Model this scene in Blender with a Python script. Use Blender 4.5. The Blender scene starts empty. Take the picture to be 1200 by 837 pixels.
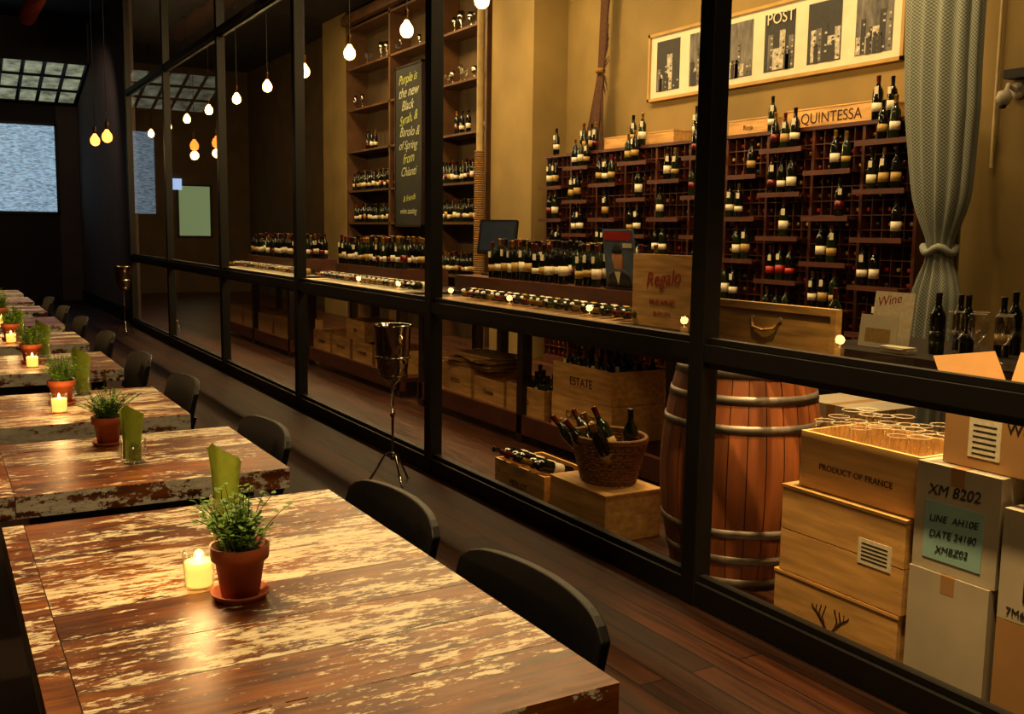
import bpy, math, random
from mathutils import Matrix, Vector
random.seed(7)
R=random.random
def U(a,b): return a+(b-a)*random.random()
scn=bpy.context.scene
scn.view_settings.view_transform='Standard'
scn.view_settings.look='None'
try: scn.cycles.transparent_max_bounces=32
except Exception: pass

# ------------------------------------------------------------ materials
def lin(c):
    return tuple((x/12.92 if x<=0.04045 else ((x+0.055)/1.055)**2.4) for x in c)
def C(h):
    h=h.lstrip('#'); return lin([int(h[i:i+2],16)/255 for i in (0,2,4)])+(1,)
def newmat(n):
    m=bpy.data.materials.new(n); m.use_nodes=True
    nt=m.node_tree; b=nt.nodes['Principled BSDF']; return m,nt,b
def mat(n,col,rough=.5,metal=0,var=.12,scale=8,emit=None,es=0,bump=0,spec=.5,stretch=(1,1,1)):
    m,nt,b=newmat(n); N=nt.nodes.new; L=nt.links.new
    c=C(col)
    b.inputs['Roughness'].default_value=rough; b.inputs['Metallic'].default_value=metal
    b.inputs['Specular IOR Level'].default_value=spec
    tc=N('ShaderNodeTexCoord'); mp=N('ShaderNodeMapping'); mp.inputs['Scale'].default_value=stretch
    no=N('ShaderNodeTexNoise'); no.inputs['Scale'].default_value=scale; no.inputs['Detail'].default_value=5
    L(tc.outputs['Object'],mp.inputs[0]); L(mp.outputs[0],no.inputs['Vector'])
    rp=N('ShaderNodeValToRGB'); rp.color_ramp.elements[0].position=.3; rp.color_ramp.elements[1].position=.7
    rp.color_ramp.elements[0].color=tuple(max(0,x*(1-var*1.6)) for x in c[:3])+(1,)
    rp.color_ramp.elements[1].color=tuple(min(1,x*(1+var*1.6)) for x in c[:3])+(1,)
    L(no.outputs['Fac'],rp.inputs[0]); L(rp.outputs[0],b.inputs['Base Color'])
    if bump:
        bp=N('ShaderNodeBump'); bp.inputs['Strength'].default_value=bump; bp.inputs['Distance'].default_value=.01
        L(no.outputs['Fac'],bp.inputs['Height']); L(bp.outputs[0],b.inputs['Normal'])
    if emit:
        b.inputs['Emission Strength'].default_value=es
        if var>.3:
            mx=N('ShaderNodeMixRGB'); mx.blend_type='MULTIPLY'; mx.inputs[0].default_value=1; mx.inputs[2].default_value=C(emit)
            r2=N('ShaderNodeValToRGB'); r2.color_ramp.elements[0].position=.3; r2.color_ramp.elements[1].position=.65; r2.color_ramp.elements[0].color=(.35,.35,.35,1); r2.color_ramp.elements[1].color=(1.2,1.2,1.2,1)
            L(no.outputs['Fac'],r2.inputs[0]); L(r2.outputs[0],mx.inputs[1]); L(mx.outputs[0],b.inputs['Emission Color'])
        else: b.inputs['Emission Color'].default_value=C(emit)
    return m
def glassmat(n,tint=(1,1,1,1),refl=1.0,rough=0.0,base=0.04):
    m=bpy.data.materials.new(n); m.use_nodes=True; nt=m.node_tree; nt.nodes.clear(); N=nt.nodes.new; L=nt.links.new
    o=N('ShaderNodeOutputMaterial'); mx=N('ShaderNodeMixShader'); t=N('ShaderNodeBsdfTransparent'); t.inputs[0].default_value=tint
    g=N('ShaderNodeBsdfGlossy'); g.inputs['Roughness'].default_value=rough; f=N('ShaderNodeLayerWeight'); f.inputs[0].default_value=.5
    pw=N('ShaderNodeMath'); pw.operation='POWER'; pw.inputs[1].default_value=4.5; L(f.outputs['Facing'],pw.inputs[0])
    ma=N('ShaderNodeMath'); ma.operation='MULTIPLY_ADD'; ma.inputs[1].default_value=refl; ma.inputs[2].default_value=base
    L(pw.outputs[0],ma.inputs[0]); L(ma.outputs[0],mx.inputs[0]); L(t.outputs[0],mx.inputs[1]); L(g.outputs[0],mx.inputs[2]); L(mx.outputs[0],o.inputs[0])
    return m
def emat(n,col,s):
    m,nt,b=newmat(n); b.inputs['Base Color'].default_value=C(col)
    b.inputs['Emission Color'].default_value=C(col); b.inputs['Emission Strength'].default_value=s; return m

def plankfloor(n,c1,c2,rough,w=.12,rot=90,spec=.5,mort=.003,bump=.35):
    m,nt,b=newmat(n); N=nt.nodes.new; L=nt.links.new
    b.inputs['Specular IOR Level'].default_value=spec
    tc=N('ShaderNodeTexCoord'); mp=N('ShaderNodeMapping'); mp.inputs['Rotation'].default_value=(0,0,math.radians(rot))
    L(tc.outputs['Object'],mp.inputs[0])
    br=N('ShaderNodeTexBrick'); br.inputs['Scale'].default_value=1; br.inputs['Brick Width'].default_value=1.7; br.inputs['Row Height'].default_value=w
    br.inputs['Mortar Size'].default_value=mort; br.inputs['Color1'].default_value=C(c1); br.inputs['Color2'].default_value=C(c2); br.inputs['Mortar'].default_value=C('#080402')
    L(mp.outputs[0],br.inputs['Vector'])
    m2=N('ShaderNodeMapping'); m2.inputs['Scale'].default_value=(2,26,2); L(mp.outputs[0],m2.inputs[0])
    no=N('ShaderNodeTexNoise'); no.inputs['Scale'].default_value=1.3; no.inputs['Detail'].default_value=6; L(m2.outputs[0],no.inputs['Vector'])
    rp=N('ShaderNodeValToRGB'); rp.color_ramp.elements[0].position=.3; rp.color_ramp.elements[0].color=(.35,.35,.35,1); rp.color_ramp.elements[1].position=.7; rp.color_ramp.elements[1].color=(1.35,1.3,1.25,1)
    L(no.outputs['Fac'],rp.inputs[0])
    mx=N('ShaderNodeMixRGB'); mx.blend_type='MULTIPLY'; mx.inputs[0].default_value=1; L(br.outputs['Color'],mx.inputs[1]); L(rp.outputs[0],mx.inputs[2])
    L(mx.outputs[0],b.inputs['Base Color']); 
    rr=N('ShaderNodeMath'); rr.operation='MULTIPLY_ADD'; rr.inputs[1].default_value=.25; rr.inputs[2].default_value=rough-.1; L(no.outputs['Fac'],rr.inputs[0]); L(rr.outputs[0],b.inputs['Roughness'])
    bp=N('ShaderNodeBump'); bp.inputs['Strength'].default_value=bump; bp.inputs['Distance'].default_value=.004; L(no.outputs['Fac'],bp.inputs['Height']); L(bp.outputs[0],b.inputs['Normal'])
    return m

def reclaimed(n,side=False):
    m,nt,b=newmat(n); N=nt.nodes.new; L=nt.links.new
    b.inputs['Specular IOR Level'].default_value=.4
    tc=N('ShaderNodeTexCoord'); at=N('ShaderNodeAttribute'); at.attribute_name='rnd'
    ad=N('ShaderNodeVectorMath'); ad.operation='MULTIPLY_ADD'; ad.inputs[1].default_value=(7,0,13)
    L(at.outputs['Color'],ad.inputs[0]); L(tc.outputs['Object'],ad.inputs[2])
    def noise(sc,vec,det=8,rg=.6):
        mp=N('ShaderNodeMapping'); mp.inputs['Scale'].default_value=vec; L(ad.outputs[0],mp.inputs[0])
        no=N('ShaderNodeTexNoise'); no.inputs['Scale'].default_value=sc; no.inputs['Detail'].default_value=det; no.inputs['Roughness'].default_value=rg
        L(mp.outputs[0],no.inputs['Vector']); return no.outputs['Fac']
    def ramp(f,stops):
        rp=N('ShaderNodeValToRGB'); e=rp.color_ramp.elements
        e[0].position=stops[0][0]; e[0].color=stops[0][1]; e[1].position=stops[-1][0]; e[1].color=stops[-1][1]
        for s in stops[1:-1]:
            q=e.new(s[0]); q.color=s[1]
        L(f,rp.inputs[0]); return rp.outputs[0]
    def mix(f,a,c,bt='MIX'):
        mx=N('ShaderNodeMixRGB'); mx.blend_type=bt
        for i,v in ((0,f),(1,a),(2,c)):
            if isinstance(v,(int,float,tuple)): mx.inputs[i].default_value=v
            else: L(v,mx.inputs[i])
        return mx.outputs[0]
    def fma(a,m_,c):
        x=N('ShaderNodeMath'); x.operation='MULTIPLY_ADD'
        for i,v in enumerate((a,m_,c)):
            if isinstance(v,(int,float)): x.inputs[i].default_value=v
            else: L(v,x.inputs[i])
        return x.outputs[0]
    grain=noise(2.0,(1.6,24,12),9,.65)
    blot=noise(5,(1,1.6,1),6,.6)
    g2=fma(grain,.6,fma(blot,.4,0))
    wood=ramp(g2,[(.37,C('#241204')),(.45,C('#56320e')),(.53,C('#7a4e1a')),(.64,C('#9a722c'))])
    tone=ramp(at.outputs['Fac'],[(0,C('#94704c')),(.5,C('#c8a878')),(1,C('#f4e2b4'))])
    wood=mix(.85,wood,tone,'MULTIPLY'); wood=mix(1.0,wood,(1.55,1.36,1.05,1),'MULTIPLY')
    p1=noise(1.5,(1.2,3.0,2),6,.6); p2=noise(7,(1.5,6.5,4),10,.75); p3=noise(36,(1.0,2.6,1),4,.7)
    v=fma(p1,.36,fma(p2,.40,fma(p3,.24,fma(at.outputs['Fac'],.06,-.03))))
    th=.47 if side else .519
    mask=ramp(v,[(th,(0,0,0,1)),(th+.014,(1,1,1,1))])
    paint=ramp(p2,[(.3,C('#b49c6c') if not side else C('#9d9c94')),(.6,C('#f6ecd0') if not side else C('#eeeee8'))])
    col=mix(fma(mask,.88,0),wood,paint)
    L(col,b.inputs['Base Color'])
    L(fma(p2,.45,.14),b.inputs['Roughness'])
    bp=N('ShaderNodeBump'); bp.inputs['Strength'].default_value=.6; bp.inputs['Distance'].default_value=.003; L(v,bp.inputs['Height']); L(bp.outputs[0],b.inputs['Normal'])
    return m

def checkcloth(n):
    m,nt,b=newmat(n); N=nt.nodes.new; L=nt.links.new
    uv=N('ShaderNodeUVMap'); ck=N('ShaderNodeTexChecker'); ck.inputs['Scale'].default_value=1
    ck.inputs['Color1'].default_value=C('#9aa094'); ck.inputs['Color2'].default_value=C('#5c6258')
    mp=N('ShaderNodeMapping'); mp.inputs['Scale'].default_value=(150,420,1); L(uv.outputs[0],mp.inputs[0]); L(mp.outputs[0],ck.inputs['Vector']); L(ck.outputs[0],b.inputs['Base Color']); b.inputs['Roughness'].default_value=.9
    return m

M={}
M['frame']=mat('black_steel','#0b0907',.5,.3,.1)
M['glass']=glassmat('pane_glass',(.97,.97,.95,1),.8,0.0,.05)
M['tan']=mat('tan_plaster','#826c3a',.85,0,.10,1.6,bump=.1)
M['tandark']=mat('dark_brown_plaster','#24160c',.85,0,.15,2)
M['tanmid']=mat('shaded_brown_plaster','#4c3a1e',.85,0,.15,2)  # darkened copy of tan plaster; dimness of the far shop put into the colour
M['greywall']=mat('mauve_grey_plaster','#4c3e38',.85,0,.08,2)
M['ceil']=mat('dark_ceiling_paint','#1a110b',.7,0,.2,3)
M['rfloor']=plankfloor('walnut_floorboards','#3a1d0c','#1e0f07',.55,spec=.14,mort=.004,w=.11,bump=.2)
M['sfloor']=plankfloor('shop_floorboards','#4a260f','#2c160a',.36,spec=.4)
M['tabletop']=reclaimed('reclaimed_painted_wood')
M['tableside']=reclaimed('chipped_white_paint_wood',True)
M['darkwood']=mat('dark_stained_wood','#1c0d06',.45,0,.25,4,stretch=(1,1,8))
M['black']=mat('black_lacquer','#060509',.5,0,.1,spec=.25)
M['rackwood']=mat('mahogany_wood','#4c2210',.5,0,.2,5,stretch=(3,1,3))
M['shelfwood']=mat('walnut_shelf_wood','#523416',.55,0,.2,4)
M['pine']=mat('pale_pine_wood','#c99a58',.6,0,.18,4,stretch=(6,1,9),bump=.1)
M['oldpine']=mat('weathered_pine_wood','#86642f',.7,0,.25,4,stretch=(6,1,9),bump=.1)
M['pinein']=mat('fresh_pine_wood','#dfb06c',.6,0,.1,4,stretch=(6,1,9))
M['ink']=mat('burned_ink','#3a1c0a',.8)
M['redink']=mat('red_ink','#a02a18',.8)
M['blackink']=mat('black_marker_ink','#151515',.8)
M['card']=mat('brown_cardboard','#a67c4a',.85,0,.06,4)
M['cardw']=mat('white_cardboard','#b4a890',.8,0,.08,4)
M['bluelabel']=mat('pale_blue_label','#8fb8b4',.8,0,.04)
M['label']=mat('cream_bottle_label','#ddd2b4',.6,0,.08,60)
M['label2']=mat('gold_bottle_label','#a88844',.6,0,.12,60)
M['redlabel']=mat('red_bottle_label','#a81c12',.5,0,.1)
M['bglass']=mat('dark_bottle_glass','#0a0b06',.07,0,.1,spec=.6)
M['bgreen']=mat('green_bottle_glass','#161f09',.08,0,.1,spec=.6)
M['foilr']=mat('red_foil','#5a1210',.3,.3)
M['foilk']=mat('black_foil','#120d0a',.3,.3)
M['foilg']=mat('gold_foil','#8c6a2a',.3,.6)
M['terra']=mat('terracotta','#9c4a1e',.7,0,.12,12)
M['soil']=mat('potting_soil','#1a0e07',.95,0,.3,60,bump=.5)
M['leaf']=mat('herb_leaf_green','#6c9a2a',.55,0,.25,30)
M['stem']=mat('herb_stem','#4a5a20',.7)
M['napkin']=mat('lime_green_napkin','#93b03a',.85,0,.08,40,bump=.2)
M['tumbler']=glassmat('clear_glass',(.97,.97,.95,1),.8,0.02,.06)
M['crystal']=glassmat('wine_glass_crystal',(.985,.985,.97,1),.9,0.03,.10)
M['chrome']=mat('polished_steel','#b8b0a4',.12,1,.05)
M['wax']=mat('glowing_wax','#ffd080',.5,0,.03,emit='#ffb050',es=2.2)
M['flame']=emat('candle_flame','#ffdc8c',14)
M['bulb']=emat('incandescent_bulb','#ffc060',22)
M['bulbo']=emat('amber_bulb','#ff8a30',7)
M['brass']=mat('aged_brass','#4a3214',.4,.8)
M['paper']=mat('white_mat_paper','#cfc6a8',.8,0,.04)
M['photo']=mat('monochrome_photo','#55514a',.5,0,.5,6,stretch=(1,3,1))
M['photod']=mat('dark_photo_ink','#15130f',.5,0,.4,30)
M['photol']=mat('light_photo_ink','#a8a08c',.5,0,.4,30)
M['frameg']=mat('pale_wood_moulding','#a88440',.5,0,.1,6)
M['slate']=mat('chalkboard_slate','#141710',.7,0,.3,3)
M['chalk']=mat('chalk','#a8ac88',.9)
M['chalky']=mat('yellow_green_chalk','#a0a850',.9)
M['twig']=mat('dry_twigs','#4a2c14',.9,0,.2,30)
M['rope']=mat('jute_rope','#8a6430',.9,0,.3,60,bump=.5)
M['wicker']=mat('wicker_reed','#7a4c1e',.7,0,.3,50,bump=.4)
M['oak']=mat('barrel_oak','#8a4c24',.5,0,.22,3,stretch=(6,6,.7),bump=.15)
M['hoop']=mat('galvanised_hoop','#7a7064',.45,.5,.15,20)
M['cloth']=checkcloth('checked_curtain_cloth')
M['pipe']=mat('painted_conduit','#a08a58',.5)
M['camwhite']=mat('white_plastic','#bfb8a8',.4)
M['screen']=mat('lcd_screen','#20262a',.2,0,.1,emit='#30383a',es=.15)
M['win']=mat('rippled_blue_window','#7d90a0',.3,0,.5,13,stretch=(1,1,4),emit='#88a4b8',es=1.05)
M['win2']=emat('greenish_lit_window','#8fa878',.55)
M['win3']=emat('cool_lit_sign','#a8c8ff',1.2)
M['skyl']=mat('grimy_skylight_glass','#8a8f70',.6,0,.75,5,emit='#989c80',es=.7)
M['copper']=mat('red_duct_paint','#5a1a10',.5)
M['skin']=mat('magazine_portrait','#c08860',.6)
M['magblue']=mat('magazine_cover_blue','#4c5c74',.4)

# ------------------------------------------------------------ mesh builder
class MB:
    def __init__(s): s.v=[];s.f=[];s.m=[];s.sm=[];s.mats=[];s.r=[];s.cur=0.5
    def mi(s,k):
        if k not in s.mats: s.mats.append(k)
        return s.mats.index(k)
    def add(s,vs,fs,k,sm=False,T=None):
        o=len(s.v); i=s.mi(k)
        if T is not None: vs=[T@Vector(v) for v in vs]
        s.v.extend([tuple(v) for v in vs])
        for f in fs: s.f.append([o+a for a in f]); s.m.append(i); s.sm.append(sm); s.r.append(s.cur)
    def box(s,x0,x1,y0,y1,z0,z1,k,T=None,top=None):
        vs=[(x0,y0,z0),(x1,y0,z0),(x1,y1,z0),(x0,y1,z0),(x0,y0,z1),(x1,y0,z1),(x1,y1,z1),(x0,y1,z1)]
        s.add(vs,[(0,3,2,1),(0,1,5,4),(1,2,6,5),(2,3,7,6),(3,0,4,7)],k,False,T)
        s.add(vs[4:],[(0,1,2,3)],top or k,False,T)
    def lathe(s,prof,k,T=None,n=16,sm=True,ks=None):
        vs=[];
        for (r,z) in prof:
            for i in range(n):
                a=2*math.pi*i/n; vs.append((r*math.cos(a),r*math.sin(a),z))
        fs=[]
        for j in range(len(prof)-1):
            for i in range(n):
                i2=(i+1)%n; fs.append((j*n+i,j*n+i2,(j+1)*n+i2,(j+1)*n+i))
        s.add(vs,fs,k,sm,T)
    def tube(s,pts,r,k,n=8,rad=None):
        pts=[Vector(p) for p in pts]; vs=[];
        for j,p in enumerate(pts):
            d=(pts[min(j+1,len(pts)-1)]-pts[max(j-1,0)]).normalized()
            a=d.cross(Vector((0,0,1)) if abs(d.z)<.95 else Vector((1,0,0))).normalized(); b=d.cross(a)
            rr=rad[j] if rad else r
            for i in range(n):
                t=2*math.pi*i/n; vs.append(p+a*rr*math.cos(t)+b*rr*math.sin(t))
        fs=[]
        for j in range(len(pts)-1):
            for i in range(n):
                i2=(i+1)%n; fs.append((j*n+i,(j)*n+i2,(j+1)*n+i2,(j+1)*n+i))
        fs.append(tuple(range(n))); fs.append(tuple(range((len(pts)-1)*n,len(pts)*n))[::-1])
        s.add(vs,fs,k,True)
    def quad(s,a,b,c,d,k): s.add([a,b,c,d],[(0,1,2,3)],k)
    def build(s,name,parent=None,bevel=0,attr=False):
        me=bpy.data.meshes.new(name); me.from_pydata(s.v,[],s.f)
        for k in s.mats: me.materials.append(M[k])
        me.polygons.foreach_set('material_index',s.m); me.polygons.foreach_set('use_smooth',s.sm)
        if attr:
            ca=me.color_attributes.new('rnd','FLOAT_COLOR','CORNER'); 
            for p in me.polygons:
                for li in p.loop_indices: ca.data[li].color=(s.r[p.index],)*3+(1,)
        me.update(); ob=bpy.data.objects.new(name,me); scn.collection.objects.link(ob)
        if parent: ob.parent=parent
        if bevel:
            bv=ob.modifiers.new('bevel','BEVEL'); bv.width=bevel; bv.segments=2; bv.limit_method='ANGLE'
        return ob
def Tr(x,y,z): return Matrix.Translation((x,y,z))
def Rt(a,ax): return Matrix.Rotation(a,4,ax)
TX=Matrix(((0,0,-1,0),(-1,0,0,0),(0,1,0,0),(0,0,0,1)))   # text facing -X
def text(body,loc,size,k,T=TX,parent=None,rot=0,name='lettering',shear=0):
    cu=bpy.data.curves.new(name,'FONT'); cu.body=body; cu.size=size; cu.align_x='CENTER'; cu.align_y='CENTER'; cu.extrude=.0006; cu.shear=shear
    cu.materials.append(M[k]); o=bpy.data.objects.new(name,cu); scn.collection.objects.link(o)
    o.matrix_world=Tr(*loc)@T@Rt(rot,'Z')
    if parent: o.parent=parent
    return o

BP=[(0,0),(.036,0),(.0375,.006),(.0375,.185),(.034,.206),(.022,.226),(.0150,.243),(.0142,.262)]
BF=[(.0150,.255),(.0152,.298),(.0165,.300),(.0165,.306),(.013,.308),(0,.308)]
def bottle(mb,T,g='bglass',lab='label',foil='foilk',n=10,tag=False,sc=1):
    if sc!=1: T=T@Matrix.Scale(sc,4)
    mb.lathe(BP,g,T,n); mb.lathe(BF,foil,T,n)
    if lab:
        h=U(.045,.075); z=U(.055,.07); mb.lathe([(.0376,z),(.0382,z),(.0382,z+h),(.0376,z+h)],lab,T,n)
    if tag:
        mb.box(-.0445,-.0435,-.014,.014,.175,.225,'label',T)
def rb(mb,x,y,z,**k):
    g=random.choice(['bglass','bglass','bgreen']); l=random.choice(['label','label','label','label2','label','foilr','label2']); f=random.choice(['foilk','foilr','foilk','foilg'])
    k.setdefault('g',g);k.setdefault('lab',l);k.setdefault('foil',f)
    bottle(mb,Tr(x,y,z)@Rt(U(0,.8),'Z'),sc=k.pop('sc',U(.93,1.05)),**k)

# ------------------------------------------------------------ room shell
PX=2.655; CH=5.1; YF=24.0; WX=6.62
def slab(name,a,k):
    mb=MB(); mb.box(*a,k); return mb.build(name)
slab('floor',(-3,PX,-2.5,22.1,-.1,0),'rfloor')
slab('floor_shop',(PX,WX,-2.5,YF+.1,-.1,0),'sfloor')
slab('ceiling',(-3,WX,-2.5,YF+.1,CH,CH+.1),'ceil')
slab('wall_left',(-3.1,-3,-2.5,22.1,0,CH),'tandark')
slab('wall_rear',(-3,WX,-2.6,-2.5,0,CH),'tandark')
slab('wall_right',(WX,WX+.1,-2.5,17.6,0,CH),'tan')
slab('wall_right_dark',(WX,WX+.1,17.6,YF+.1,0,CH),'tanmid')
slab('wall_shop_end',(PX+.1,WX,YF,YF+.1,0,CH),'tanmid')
slab('wall_side',(PX,PX+.1,16.15,YF,0,CH),'greywall')
mb=MB()
mb.box(-3,1.15,22,22.1,0,CH,'tandark'); mb.box(1.15,2.27,22,22.1,0,1.72,'tandark'); mb.box(1.15,2.27,22,22.1,3.48,CH,'tandark'); mb.box(2.27,PX,22,22.1,0,CH,'greywall')
mb.build('wall_far')
mb=MB(); mb.box(1.15,2.27,22.04,22.07,1.72,3.48,'win')
for x in (1.15,2.23): mb.box(x,x+.05,21.97,22.04,1.72,3.48,'frame')
for z in (1.72,3.44): mb.box(1.15,2.27,21.97,22.04,z,z+.05,'frame')
mb.build('window_1')
slab('baseboard_side',(PX-.03,PX,16.2,22,0,.22),'frame')
mb=MB(); x0,x1=.2,2.62; A=(20.0,4.42); B=(21.95,3.9)
mb.add([(x0,A[0],A[1]),(x1,A[0],A[1]),(x1,B[0],B[1]),(x0,B[0],B[1])],[(0,3,2,1)],'skyl')
for i in range(8):
    x=x0+(x1-x0)*i/7; mb.tube([(x,A[0],A[1]-.02),(x,B[0],B[1]-.02)],.035,'frame',4)
for i in range(4):
    t=i/3; y=A[0]+(B[0]-A[0])*t; z=A[1]+(B[1]-A[1])*t-.02; mb.tube([(x0,y,z),(x1,y,z)],.03,'frame',4)
mb.box(x0,x1,A[0]-.05,A[0],A[1]-.05,CH,'ceil')
mb.build('window_2')
for y in (12.0,15.5):
    slab('ceiling_beam',(-3,PX-.05,y,y+.25,CH-.35,CH),'ceil')
mb=MB(); mb.tube([(1.5,3,4.75),(1.5,18,4.75)],.13,'copper',16); 
for y in range(4,18,3): mb.tube([(1.5,y,4.75),(1.5,y,CH)],.012,'frame',6)
mb.build('ceiling_duct')

# ------------------------------------------------------------ glass partition
posts=[-1.9,.57,3.07,5.57,8.14,10.64,13.35,16.1]
mb=MB(); w=.042
for y in posts: mb.box(PX-w,PX+w,y-w,y+w,0,CH,'frame')
for a,b in zip(posts[:-1],posts[1:]):
    for z0,z1 in ((0,.1),(1.0,1.07),(3.44,3.51)):
        mb.box(PX-w*.9,PX+w*.9,a+w,b-w,z0,z1,'frame')
    for z0,z1 in ((.1,.125),(.975,1.0),(1.07,1.095),(3.415,3.44)): mb.box(PX-.018,PX+.018,a+w,b-w,z0,z1,'frame')
part=mb.build('glass_partition',bevel=.003)
mb=MB()
for a,b in zip(posts[:-1],posts[1:]):
    for z0,z1 in ((.12,.98),(1.09,3.42),(3.5,CH)):
        mb.quad((PX,a+w,z0),(PX,b-w,z0),(PX,b-w,z1),(PX,a+w,z1),'glass')
mb.build('panes',part)

# ------------------------------------------------------------ restaurant tables
TZ=.75
def table(x0,x1,y0,y1):
    mb=MB(); y=y0; th=.065
    ew=.05
    while y<y1-.02:
        w=U(.17,.25); y2=min(y+w,y1)
        if y1-y2<.1: y2=y1
        mb.cur=R()
        mb.box(x0+ew,x1,y+.0018,y2-.0018,TZ-th,TZ-U(0,.0012),'tableside',top='tabletop'); y=y2
    mb.cur=U(.45,1); mb.box(x0,x0+ew-.002,y0,y1,TZ-th,TZ,'tableside',top='tabletop')
    mb.cur=.3
    mb.box(x0+.09,x1-.09,y0+.09,y1-.09,TZ-.11,TZ-th,'darkwood')
    xc=(x0+x1)/2-.03
    for yc in ([(y0+y1)/2] if y1-y0<1 else [y0+.35,y1-.35]):
        mb.box(xc-.045,xc+.045,yc-.045,yc+.045,.05,TZ-.11,'darkwood')
        mb.box(xc-.11,xc+.11,yc-.04,yc+.04,0,.05,'darkwood'); mb.box(xc-.04,xc+.04,yc-.26,yc+.26,0,.049,'darkwood')
        mb.box(xc-.2,xc+.2,yc-.05,yc+.05,TZ-.14,TZ-.11,'darkwood')
    return mb.build('restaurant_table',bevel=.002,attr=True)
tabs=[(.12,.97,1.30,2.74),(.12,.95,3.04,3.80),(.05,.88,4.12,4.93),(.03,.86,5.62,6.45),(.02,.86,6.95,7.75),(.0,.86,8.3,9.1),(.0,.86,9.6,10.4),(.0,.86,10.9,11.7),(.0,.86,12.2,13.0)]
for t in tabs: table(*t)

def chair(x,yc,wd=.50):
    mb=MB(); h=wd/2
    mb.box(-.36,-.0,-h+.03,h-.03,.43,.465,'black')
    for lx,ly in ((-.34,-h+.05),(-.34,h-.09),(-.05,-h+.05),(-.05,h-.09)):
        mb.box(lx,lx+.035,ly,ly+.04,0,.43,'black')
    mb.box(-.32,-.03,-h+.06,-h+.08,.2,.23,'black'); mb.box(-.32,-.03,h-.08,h-.06,.2,.23,'black')
    for ly in (-h+.04,h-.04):
        mb.tube([(-.03,ly,.42),(.0,ly,.52),(.03,ly,.62)],.018,'black',6)
    n=20; vs=[];fs=[]
    for j,(z,off) in enumerate(((.52,0),(.64,.02),(.77,.045))):
        for i in range(n+1):
            t=-1+2*i/n; y=h*t*(1.0 if j<2 else .985); x_=.03+off-.05*t*t
            zz=z-(.03*abs(t)**9+.010*t*t if j==2 else 0)+(.02*t*t if j==0 else 0)
            vs+= [(x_,y,zz),(x_+.024,y,zz)]
    W=(n+1)*2
    for j in range(2):
        for i in range(n):
            a=j*W+i*2; b=a+2; c=a+W; d=b+W
            fs+=[(a,b,d,c),(a+1,c+1,d+1,b+1)]
    for i in range(n):
        a=2*W+i*2; fs.append((a,a+2,a+3,a+1)); a=i*2; fs.append((a,a+1,a+3,a+2))
    for j in range(2):
        a=j*W; fs.append((a,a+W,a+W+1,a+1)); a=j*W+n*2; fs.append((a,a+1,a+W+1,a+W))
    mb.add(vs,fs,'black')
    o=mb.build('dining_chair',bevel=.004); o.location=(x,yc,0); return o
for x,y in ((1.035,1.78),(1.035,2.52),(1.02,3.70),(1.0,5.02),(.98,6.1),(.98,7.4),(.98,8.75),(.98,10.0),(.98,11.3)):
    chair(x,y,wd=.60)

# ------------------------------------------------------------ table things
def pot(x,y,z,s=1.0):
    mb=MB(); T=Tr(x,y,z)@Matrix.Scale(s,4)
    mb.lathe([(0,0),(.05,0),(.058,.012),(.06,.016),(.055,.016),(.047,.006),(0,.006)],'terra',T,24)
    T2=T@Tr(0,0,.007)
    mb.lathe([(0,0),(.038,0),(.050,.078),(.058,.078),(.060,.105),(.054,.105),(.050,.095),(.0,.095)],'terra',T2,24)
    mb.lathe([(.052,.092),(.03,.098),(0,.1)],'soil',T2,16)
    for i in range(95):
        a=U(0,6.28); r=U(0,.042); lean=U(.0,1.1)*(.4+r/.042*.6); L=U(.05,.135)
        p=T2@Vector((r*math.cos(a),r*math.sin(a),.093)); pts=[]
        for j in range(6):
            t=j/5; pts.append(p+Vector((math.cos(a)*lean*L*t*(.5+t*.5)*s,math.sin(a)*lean*L*t*(.5+.5*t)*s,L*t*s*(1-lean*.3*t))))
        mb.tube(pts,.0009*s,'stem',3)
        for j in range(15):
            t=U(.15,1)*5; k=min(int(t),4); q=pts[k].lerp(pts[k+1],t-k); aa=U(0,6.28); l=U(.009,.016)*s
            d=Vector((math.cos(aa),math.sin(aa),U(-.2,.7))).normalized()*l; sd=d.cross(Vector((0,0,1))).normalized()*l*.42
            mb.add([q,q+d*.35+sd,q+d*.75+sd*.7,q+d,q+d*.75-sd*.7,q+d*.35-sd],[(0,1,2,3,4,5)],'leaf')
    return mb.build('potted_herb_plant')
def napkin(x,y,z,rot=0,s=1.0):
    e=bpy.data.objects.new('green_napkin_in_glass',None); scn.collection.objects.link(e); e.location=(x,y,z)
    mb=MB(); n=72; vs=[];fs=[]
    for j in range(11):
        v=j/10
        for i in range(n+1):
            u=i/n; a=u*2*math.pi*2.2; r=(.014+.016*u)*(.82+.42*v*v+.08*(1-v))*(1+.05*math.sin(a*5)*v)
            dd=abs((a-2.4+math.pi)%(2*math.pi)-math.pi)/math.pi
            top=.175*(1-.36*dd)*(1-.10*(1-u))
            vs.append((r*math.cos(a)-.008*v*v,r*math.sin(a),.008+top*v))
    for j in range(10):
        for i in range(n): a=j*(n+1)+i; fs.append((a,a+1,a+n+2,a+n+1))
    mb.add(vs,fs,'napkin',True,Rt(rot,'Z')@Matrix.Scale(s,4)); mb.build('napkin',e)
    mb=MB(); mb.lathe([(0,0),(.036,0),(.038,.004),(.041,.075),(.0395,.075),(.0365,.007),(0,.006)],'tumbler',None,24); mb.build('tumbler',e)
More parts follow.
